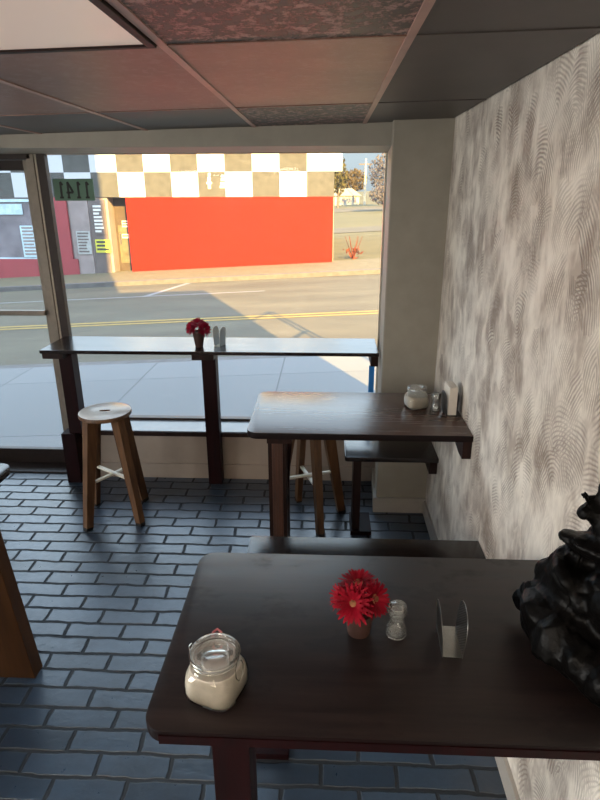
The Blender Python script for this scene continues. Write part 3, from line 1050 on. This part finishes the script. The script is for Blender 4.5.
# ================================================================== window counter
ctr = thing('window_counter', 'long narrow dark window counter on two oxblood posts', 'counter', (-.8, 4.15, 0))
CT = 1.115
MB().box((-2.045, 3.93, CT - .026), (0.371, GY - .036, CT), .004).build('counter_top', M['table_top'], ctr, world=True)
MB().box((-1.975, 4.06, 0.42), (-1.875, 4.165, CT - .028), .004).build('post', M['red_wood'], ctr, label='left post with a wide foot', world=True)
MB().box((-2.035, 4.04, 0.0), (-1.925, 4.16, 0.42), .004).build('post_foot', M['red_wood'], ctr, world=True)
MB().box((-.91, 4.06, 0.0), (-.805, 4.156, CT - .03), .004).build('post', M['red_wood'], ctr, world=True)
MB().box((-2.05, 3.97, CT - .075), (-1.90, 4.30, CT - .028), .004).build('bracket', M['dark_wood'], ctr, world=True)
MB().box((-.96, 3.97, CT - .075), (-.80, 4.30, CT - .028), .004).build('bracket', M['dark_wood'], ctr, world=True)
MB().box((0.32, 3.99, CT - .115), (0.371, 4.30, CT - .028), .004).build('bracket', M['dark_wood'], ctr, label='short bracket against the column', world=True)


# ================================================================== stools
def make_stool(loc, rz, label):
    t = thing('bar_stool', label, 'stool', loc, rz, 'round bar stools')
    H, Rr = 0.797, 0.172
    b = bmesh.new()
    # round seat with a hand hole through it
    n = 48
    hole = [(0.036 * math.copysign(abs(math.cos(a)) ** .6, math.cos(a)), 0.014 * math.copysign(abs(math.sin(a)) ** .8, math.sin(a))) for a in [2 * PI * i / n for i in range(n)]]
    rings = []
    prof = [(None, H), (Rr - .010, H), (Rr - .003, H - .003), (Rr, H - .010), (Rr, H - .026), (Rr - .004, H - .030), (None, H - .030)]
    for r, z in prof:
        ring = []
        for i in range(n):
            a = 2 * PI * i / n
            x, y = (hole[i] if r is None else (r * math.cos(a), r * math.sin(a)))
            ring.append(b.verts.new((x, y, z)))
        rings.append(ring)
    for j in range(len(rings)):
        a_, c_ = rings[j], rings[(j + 1) % len(rings)]
        for i in range(n):
            b.faces.new((a_[i], a_[(i + 1) % n], c_[(i + 1) % n], c_[i]))
    bmesh.ops.recalc_face_normals(b, faces=b.faces)
    mb = MB()
    mb._merge(b)
    seat = mb.build('seat', M['stool_wood'], t, smooth=True)
    seat.data.materials.append(M['seat_top'])
    for p in seat.data.polygons:
        if p.normal.z > 0.6:
            p.material_index = 1
    k = 0.247 / math.sqrt(2)
    for sx, sy in ((-1, -1), (1, -1), (1, 1), (-1, 1)):
        top = Vector((sx * .085, sy * .085, H - .028))
        foot = Vector((sx * k, sy * k, 0.0))
        lg = MB()
        d = (foot - top)
        d1 = foot - d * (.022 / abs(d.z))
        lg.bar(top, d1, .046, .080, .036, .052, .004, up=(sx, sy, 0))
        l = lg.build('leg', M['stool_wood'], t)
        MB().bar(d1, foot, .037, .053, .036, .052, .002, up=(sx, sy, 0)).build('leg_cap', M['black'], l)
    q = k - (k - .085) * (.33 / H) - .02
    for (a, c, z) in (((-q, -q), (q, q), .325), ((q, -q), (-q, q), .337)):
        MB().bar((*a, z), (*c, z), .022, .012, bevel=.002).build('cross_brace', M['white_paint'], t)
    return t


rz = math.atan2(.077, .343)
make_stool((-1.476, 3.578, 0), rz, 'round white topped wooden bar stool by the door, standing clear of the tables')
make_stool((-0.108, 3.592, 0), math.atan2(.316, .147), 'wooden bar stool partly hidden beneath the middle table')


# ================================================================== tables and benches on the right wall
def wall_table(name_label, y0, y1, z, x0, top_mat, skew=0.0, r=.05):
    t = thing('bar_table', name_label, 'table', (x0 + .3, (y0 + y1) / 2, 0), 0, 'bar tables')
    tt = MB().prism(rounded(x0, y0, WX - .002, y1, r, (1, 0, 0, 1)), z - .034, z, .004).build('tabletop', top_mat, t, world=True, smooth=True)
    tt.data.materials.append(M['dark_edge'])
    for p in tt.data.polygons:
        if p.normal.z < 0.5:
            p.material_index = 1
    return t


# middle table
mt_ = wall_table('dark bar table in the middle of the room with the window behind it', 2.625, 3.26, 1.055, -.39, M['table_mid'], r=.06)
MB().box((-.290, 2.70, 0), (-.270, 2.80, 1.0), .002).box((-.215, 2.70, 0), (-.196, 2.80, 1.0), .002).build('leg_cladding', M['dark_wood'], mt_, world=True)
lg = MB().box((-.270, 2.695, 0), (-.215, 2.80, .985), .003)
for x in (-.256, -.242, -.228):
    lg.box((x - .0015, 2.692, 0), (x + .0015, 2.70, .985))
lg.build('leg', M['ply_edge'], mt_, label='brown laminated front leg', world=True)
MB().box((-.292, 2.67, .978), (-.165, 3.1, 1.021), .003).build('leg_cap', M['dark_wood'], mt_, world=True)
MB().prism([(-.196, .98), (-.170, .98), (-.196, .60)], -2.84, -2.80, .0, Matrix.Rotation(PI / 2, 4, 'X')).build('gusset', M['red_wood'], mt_, world=True)
MB().box((-.285, 2.98, 0), (-.205, 3.08, .98), .003).build('leg', M['dark_wood'], mt_, world=True)
MB().prism([(2.64, 1.02), (3.2, 1.02), (2.72, .925), (2.64, .925)], WX - .045, WX - .001, .0, Matrix(((0, 0, 1, 0), (1, 0, 0, 0), (0, 1, 0, 0), (0, 0, 0, 1)))).build('wall_bracket', M['dark_wood'], mt_, world=True)

# near table
nt = wall_table('large dark bar table nearest the viewer with flowers and a sugar jar', 0.945, 1.625, 1.05, -.402, M['table_top_worn'], r=.055)
MB().box((-.262, 1.02, 0), (-.172, 1.13, .975), .003).build('leg', M['red_wood'], nt, label='oxblood front leg', world=True)
MB().box((-.275, 1.0, .972), (-.150, 1.5, 1.016), .003).build('leg_cap', M['dark_wood'], nt, world=True)
MB().prism([(0.96, 1.016), (1.55, 1.016), (1.04, .92), (.96, .92)], WX - .045, WX - .001, .0, Matrix(((0, 0, 1, 0), (1, 0, 0, 0), (0, 1, 0, 0), (0, 0, 0, 1)))).build('wall_bracket', M['dark_wood'], nt, world=True)
MB().prism(rounded(-.36, 0.942, WX - .003, 0.95, .002, (0, 0, 0, 0)), 1.0165, 1.040, 0).build('edge_band', M['red_wood'], nt, label='oxblood front edge', world=True)


def bench(label, y0, y1, z, x0, legx, foot=0.02):
    t = thing('bench', label, 'bench', (x0 + .25, (y0 + y1) / 2, 0), 0, 'wall benches')
    MB().prism(rounded(x0, y0, WX - .002, y1, .02, (1, 0, 0, 1)), z - .032, z, .004).build('seat', M['table_top'], t, world=True, smooth=True)
    MB().box((legx, y0 + .05, .03), (legx + .05, y1 - .08, z - .032), .003).build('leg', M['dark_wood'], t, world=True)
    MB().box((legx - .01, y0 + foot, 0), (legx + .13, y1 - .04, .03), .003).build('foot', M['red_wood'], t, world=True)
    MB().box((WX - .05, y0 + .03, z - .125), (WX - .001, y1 - .03, z - .032), .003).build('wall_bracket', M['dark_wood'], t, world=True)
    return t


bench('short dark bench beside the column behind the middle table', 3.36, 3.67, .585, .13, .19)
bench('long dark bench between the near and middle tables', 2.02, 2.36, .64, -.345, -.26, foot=-.30)

# table on the left, only its corner in the picture
lt = thing('bar_table', 'pale reflecting table corner at the left edge with an orange wood leg', 'table', (-1.75, 1.75, 0), 0, 'bar tables')
MB().prism(rounded(-2.35, 1.35, -1.345, 2.225, .06), 1.034, 1.066, .005).build('tabletop', M['table_top'], lt, world=True, smooth=True)
lgm = Matrix(((1, 0, 0, 0), (0, 0, -1, 0), (0, 1, 0, 0), (0, 0, 0, 1)))
MB().prism([(-2.36, 0.0), (-1.36, 0.0), (-1.46, 1.034), (-2.26, 1.034)], -2.17, -2.09, .003, lgm).build('leg', M['left_wood'], lt, label='wide orange wood leg flaring to the floor', world=True)
MB().prism([(-2.36, 0.0), (-1.36, 0.0), (-1.46, 1.034), (-2.26, 1.034)], -1.50, -1.42, .003, lgm).build('leg', M['left_wood'], lt, world=True)


# ================================================================== things on the tables
def make_jar(loc, rz, label, sc=1.0, clip=True, fill=.080, parts=True):
    t = thing('jar', label, 'jar', loc, rz, 'glass sugar jars')
    R0 = .062 * sc
    sqf = lambda z: 2 + 1.9 * max(0.0, min(1.0, (0.082 * sc - z) / (.03 * sc)))
    prof = [(0.001, 0.001), (R0 * .78, 0.0), (R0 * .93, .006 * sc), (R0, .018 * sc), (R0 * 1.0, .055 * sc), (R0 * .97, .068 * sc),
            (R0 * .88, .079 * sc), (R0 * .80, .086 * sc), (R0 * .79, .094 * sc), (R0 * .84, .097 * sc), (R0 * .84, .101 * sc)]
    MB().lathe(prof, 48, sq=sqf).build('body', M['jar_glass'], t, smooth=True)
    lid = MB().lathe([(0.001, .1115 * sc), (R0 * .42, .1115 * sc), (R0 * .47, .114 * sc), (R0 * .52, .118 * sc), (R0 * .62, .119 * sc), (R0 * .80, .1185 * sc), (R0 * .855, .116 * sc), (R0 * .86, .108 * sc), (R0 * .84, .1045 * sc), (0.001, .1045 * sc)], 40)
    lid = lid.build('lid', M['thick_glass'], t, smooth=True)
    sq_ = MB().lathe([(R0 * .80, .101 * sc), (R0 * .87, .1012 * sc), (R0 * .87, .1043 * sc), (R0 * .80, .1045 * sc)], 40)
    sq_.build('seal', M['thick_glass'], t, smooth=True)
    if clip:
        MB().tube([(R0 * .85 * math.cos(a) + .0 , R0 * .85 * math.sin(a), .0965 * sc) for a in [2 * PI * i / 32 for i in range(32)]], .0013, 6, True).build('neck_wire', M['steel'], t, smooth=True)
        MB().tube([(R0 * .90 * math.cos(a), R0 * .90 * math.sin(a), .110 * sc) for a in [2 * PI * i / 32 for i in range(32)]], .0012, 6, True).build('lid_wire', M['steel'], t, smooth=True)
        for s in (1, -1):
            x = s * R0 * .93
            MB().tube([(x, -.012, .096 * sc), (x * 1.06, -.010, .112 * sc), (x * 1.10, .004, .108 * sc), (x * 1.08, .014, .088 * sc), (x * 1.08, .010, .060 * sc), (x * 1.04, -.004, .054 * sc), (x * 1.02, -.014, .070 * sc), (x * 1.0, -.014, .094 * sc)], .0013, 6).build('wire_clip', M['steel'], t, smooth=True)
        tabm = Matrix.Rotation(math.radians(26), 4, 'Z')
        MB().tube([tabm @ Vector(q) for q in ((-.010, R0 * .86, .103 * sc), (-.010, R0 * 1.06, .106 * sc), (0, R0 * 1.18, .109 * sc), (.010, R0 * 1.06, .106 * sc), (.010, R0 * .86, .103 * sc))], .003, 6).build('seal_tab', M['rubber_red'], t, label='pink rubber tab of the seal', smooth=True)
    # the sugar inside
    f = fill * sc
    r_ = lambda z: R0 * .94
    sp = [(0.001, .003), (R0 * .74, .003), (R0 * .89, .008 * sc), (R0 * .955, .02 * sc), (R0 * .955, min(f, .055 * sc)), (R0 * .9, f), (R0 * .5, f + .004 * sc), (0.001, f + .003 * sc)]
    s = MB().lathe(sp, 48, sq=sqf).build('sugar', M['sugar'], None, smooth=True)
    s.location = loc
    s.rotation_euler = (0, 0, rz)
    return t, s


j1, s1 = make_jar((-.249, 1.062, 1.0502), math.radians(-20), 'large clip-top glass jar of sugar on the near table by its left end', 1.05)
tag(s1, 'white sugar filling the clip-top jar on the near table', 'sugar', kind='stuff')
j2, s2 = make_jar((.500, 3.03, 1.0552), math.radians(12), 'squat glass jar of white sugar on the middle table', .98, False, .068)
tag(s2, 'white sugar filling the jar on the middle table', 'sugar', kind='stuff')


def make_shaker(loc, label):
    t = thing('shaker', label, 'shaker', loc, 0, 'small glass shakers')
    prof = [(.001, .0), (.024, .0), (.0265, .004), (.0265, .024), (.022, .034), (.0195, .044), (.0195, .056), (.023, .066), (.025, .074), (.025, .086), (.022, .092), (.012, .095), (.001, .096)]
    MB().lathe(prof, 32).build('body', M['clear_glass'], t, smooth=True)
    MB().lathe([(.001, .0045), (.0225, .0045), (.0225, .012), (.001, .012)], 24).build('base', M['clear_glass'], t, smooth=True)
    MB().lathe([(.0255, .068), (.0262, .07), (.0262, .086), (.0255, .088)], 24).build('collar', M['clear_glass'], t, smooth=True)
    MB().tube([(.0262 * math.cos(a), .0262 * math.sin(a), .004) for a in [2 * PI * k / 28 for k in range(28)]], .0014, 6, True).build('foot_ring', M['thick_glass'], t, smooth=True)
    MB().tube([(.0225 * math.cos(a), .0225 * math.sin(a), .0925) for a in [2 * PI * k / 28 for k in range(28)]], .0016, 6, True).build('rim', M['thick_glass'], t, smooth=True)
    return t


make_shaker((.198, 1.268, 1.0502), 'small waisted glass shaker beside the flower pot on the near table')
make_shaker((.598, 2.985, 1.0552), 'small glass shaker between jar and napkin holder on the middle table')


def arch(y0, y1, z0, z1, n=10):
    """side outline of a plate with a rounded top, as (y, z)"""
    r = (y1 - y0) / 2
    cy = (y0 + y1) / 2
    pts = [(y0, z0), (y1, z0)]
    for i in range(n + 1):
        a = PI * i / n
        pts.append((cy + r * math.cos(a), z1 - r * .75 + r * .75 * math.sin(a)))
    return pts


def make_holder(loc, rz, label, mat, base_mat, napkins=False, steel_base=False, gap=.05, ln=.115, h=.115):
    t = thing('napkin_holder', label, 'napkin holder', loc, rz, 'napkin holders')
    MB().box((-gap / 2, -ln / 2, 0), (gap / 2, ln / 2, .0025), .0008).build('base', M['steel'] if steel_base else base_mat, t)
    cyc = Matrix(((0, 0, 1, 0), (1, 0, 0, 0), (0, 1, 0, 0), (0, 0, 0, 1)))
    for s in (-1, 1):
        sh = Matrix.Rotation(s * .07, 4, 'Y') if True else None
        MB().prism(arch(-ln / 2, ln / 2, .001, h), -.0008, .0008, 0, Matrix.Translation((s * gap / 2, 0, 0)) @ sh @ cyc).build('side_plate', mat, t)
        rim = [Matrix.Translation((s * gap / 2, 0, 0)) @ sh @ Vector((0, y, z)) for y, z in arch(-ln / 2, ln / 2, .001, h)]
        MB().tube(rim, .0009, 6, True).build('rim', base_mat, t, smooth=True)
    return t


make_holder((.335, 1.245, 1.0503), math.radians(-3), 'empty steel napkin holder on the near table right of the shaker', M['perforated'], M['steel_dim'], steel_base=True)
make_holder((.665, 2.95, 1.0553), math.radians(4), 'dark wire napkin holder holding white napkins against the textured wall', M['perforated'], M['alu_dark'], gap=.052, h=.12)
nb = MB()
for k in range(10):
    x = -.021 + k * .0044
    nb.box((x, -.056, .003), (x + .0036, .056, .155 + .004 * math.sin(k * 2.1)), .001)
nn = tag(nb.build('napkins', M['napkin']), 'stack of white paper napkins in the holder on the middle table', 'napkins', kind='stuff')
nn.location = (.665, 2.95, 1.0555)
nn.rotation_euler = (0, 0, math.radians(4))
make_holder((-.778, 4.12, CT + .0003), math.radians(-20), 'small clear napkin holder on the window counter beside red flowers', M['acrylic'], M['alu_light'], gap=.045, ln=.085, h=.14)


# ------------------------------------------------------------------ flowers
def gerbera(parent, c, nrm, r, mat, seed, eye=True):
    rr = random.Random(seed)
    nrm = Vector(nrm).normalized()
    x = nrm.orthogonal().normalized()
    y = nrm.cross(x)
    c = Vector(c)
    vs, fs = [], []
    for lay, (n, rl, lift, w) in enumerate(((22, r, .10, .17), (20, r * .84, .28, .16), (16, r * .58, .50, .13))):
        for i in range(n):
            a = 2 * PI * (i + .37 * lay) / n + rr.uniform(-.08, .08)
            L = rl * rr.uniform(.88, 1.06)
            lf = lift + rr.uniform(-.12, .12)
            d = x * math.cos(a) + y * math.sin(a)
            sd_ = nrm.cross(d)
            k = len(vs)
            for (u, ww, up) in ((.12, .35, 0.02), (.5, 1.0, lf * .55), (.82, .85, lf * .8), (1.0, .25, lf * .78)):
                b0 = c + d * (L * u) + nrm * (r * up * u + .004 * lay)
                vs.append(b0 - sd_ * (w * r * ww * .5))
                vs.append(b0 + nrm * (-.01 * ww * .15) * r)
                vs.append(b0 + sd_ * (w * r * ww * .5))
            for s in range(3):
                p = k + 3 * s
                fs.append((p, p + 1, p + 4, p + 3))
                fs.append((p + 1, p + 2, p + 5, p + 4))
    fl = MB().faces(vs, fs).build('flower_head', mat, parent, smooth=True)
    if eye:
        q = nrm.to_track_quat('Z', 'Y').to_matrix().to_4x4()
        b = bmesh.new()
        bmesh.ops.create_uvsphere(b, u_segments=16, v_segments=8, radius=r * .24, matrix=Matrix.Translation(c + nrm * r * .10) @ q @ Matrix.Diagonal((1, 1, .5, 1)))
        mb = MB()
        mb._merge(b)
        mb.build('flower_centre', M['flower_eye'], fl, smooth=True)
    return fl


fp = thing('flower_pot', 'terracotta pot of crimson flowers on the near table', 'flower pot', (.098, 1.275, 1.0502), 0, 'pots of red flowers')
MB().lathe([(.001, .0), (.030, .0), (.031, .003), (.038, .056), (.042, .057), (.043, .071), (.040, .072), (.038, .063), (.001, .060)], 32).build('pot', M['terracotta'], fp, smooth=True)
sm = MB()
for (x, y) in ((-.012, -.01), (.014, -.008), (0, .012)):
    sm.tube([(x * .6, y * .6, .055), (x, y, .08), (x * 1.4, y * 1.4, .105)], .003, 6)
sm.build('stems', M['stem'], fp, smooth=True)
gerbera(fp, (-.018, -.026, .112), (-.22, -.86, .62), .058, M['petal'], 11)
gerbera(fp, (.036, -.006, .112), (.72, -.62, .48), .054, M['petal'], 12)
gerbera(fp, (-.004, .020, .138), (-.02, .10, 1.0), .056, M['petal'], 13)
gerbera(fp, (-.046, .006, .108), (-.85, .05, .55), .046, M['petal'], 14)
gerbera(fp, (.008, .044, .110), (.15, .92, .5), .048, M['petal'], 15, False)

fw = thing('flower_pot', 'dark tapered pot of pink-red flowers on the window counter', 'flower pot', (-.920, 4.07, CT + .0003), 0, 'pots of red flowers')
MB().lathe([(.001, .0), (.026, .0), (.028, .003), (.044, .105), (.046, .106), (.046, .115), (.043, .116), (.041, .105), (.001, .10)], 28).build('pot', M['terracotta'], fw, smooth=True)
sm = MB()
for (x, y) in ((-.015, -.01), (.016, -.005), (0, .014)):
    sm.tube([(x * .6, y * .6, .10), (x, y, .12), (x * 1.4, y * 1.4, .14)], .003, 6)
sm.build('stems', M['stem'], fw, smooth=True)
gerbera(fw, (-.042, -.020, .140), (-.6, -.70, .45), .058, M['petal_pink'], 21, False)
gerbera(fw, (.044, -.016, .134), (.65, -.70, .35), .058, M['petal_pink'], 22, False)
gerbera(fw, (.0, -.01, .172), (.05, -.45, .9), .058, M['petal_pink'], 23, False)
gerbera(fw, (-.055, .018, .145), (-.8, .4, .4), .044, M['petal_pink'], 24, False)
gerbera(fw, (.03, .04, .145), (.4, .8, .5), .046, M['petal_pink'], 25, False)


# ------------------------------------------------------------------ the black crumpled bag by the wall
def make_bag():
    b = bmesh.new()

    def blob(c, s, rot=(0, 0, 0)):
        mt = Matrix.Translation(c) @ Euler(rot).to_matrix().to_4x4() @ Matrix.Diagonal((*s, 1))
        bmesh.ops.create_icosphere(b, subdivisions=3, radius=1.0, matrix=mt)

    z = 1.05
    blob((.630, 1.21, 1.125), (.110, .190, .085), (0, .1, 0))
    blob((.560, 1.22, 1.150), (.055, .130, .085), (.15, .35, .1))
    blob((.585, 1.32, 1.120), (.060, .080, .070), (.2, 0, .5))
    blob((.602, 1.28, 1.215), (.052, .085, .075), (.2, .2, .2))
    blob((.650, 1.08, 1.120), (.080, .110, .075))
    blob((.640, 1.26, 1.250), (.080, .120, .065), (.3, .25, 0))
    blob((.598, 1.24, 1.275), (.042, .075, .038), (.4, .5, .3))
    blob((.675, 1.16, 1.260), (.060, .110, .080))
    blob((.655, 1.25, 1.355), (.074, .095, .042), (-.15, .25, .2))
    blob((.612, 1.25, 1.362), (.034, .050, .022), (.2, -.25, .5))
    blob((.680, 1.24, 1.425), (.052, .080, .060), (.2, 0, 0))
    blob((.632, 1.25, 1.452), (.030, .040, .034), (.5, .5, 0))
    blob((.617, 1.25, 1.492), (.020, .022, .014), (.4, .5, 0))
    blob((.685, 1.25, 1.492), (.044, .062, .040), (0, .2, .3))
    me = bpy.data.meshes.new('bag')
    b.to_mesh(me)
    b.free()
    o = bpy.data.objects.new('bag', me)
    COL.objects.link(o)
    rm = o.modifiers.new('r', 'REMESH')
    rm.mode = 'VOXEL'
    rm.voxel_size = .0045
    tx = bpy.data.textures.new('folds', 'VORONOI')
    tx.noise_scale = .13
    tx.distance_metric = 'DISTANCE'
    tx.weight_1 = -1.0
    tx.weight_2 = 1.0
    tx.contrast = 1.2
    d1 = o.modifiers.new('d1', 'DISPLACE')
    d1.texture = tx
    d1.texture_coords = 'LOCAL'
    d1.strength = .040
    d1.mid_level = .35
    tx2 = bpy.data.textures.new('creases', 'MUSGRAVE')
    tx2.musgrave_type = 'RIDGED_MULTIFRACTAL'
    tx2.noise_scale = .09
    d2 = o.modifiers.new('d2', 'DISPLACE')
    d2.texture = tx2
    d2.texture_coords = 'LOCAL'
    d2.strength = .007
    d2.mid_level = .5
    dg = bpy.context.evaluated_depsgraph_get()
    dg.update()
    m2 = bpy.data.meshes.new_from_object(o.evaluated_get(dg))
    bpy.data.objects.remove(o)
    for v in m2.vertices:
        v.co.x = min(v.co.x, WX - .003)
        v.co.z = max(v.co.z, z + .0006)
    for p in m2.polygons:
        p.use_smooth = True
    m2.materials.clear()
    m2.materials.append(M['bag'])
    o = bpy.data.objects.new('bag', m2)
    COL.objects.link(o)
    return recentre(o)


tag(make_bag(), 'crumpled glossy black bag heaped on the near table against the textured wall', 'bag')
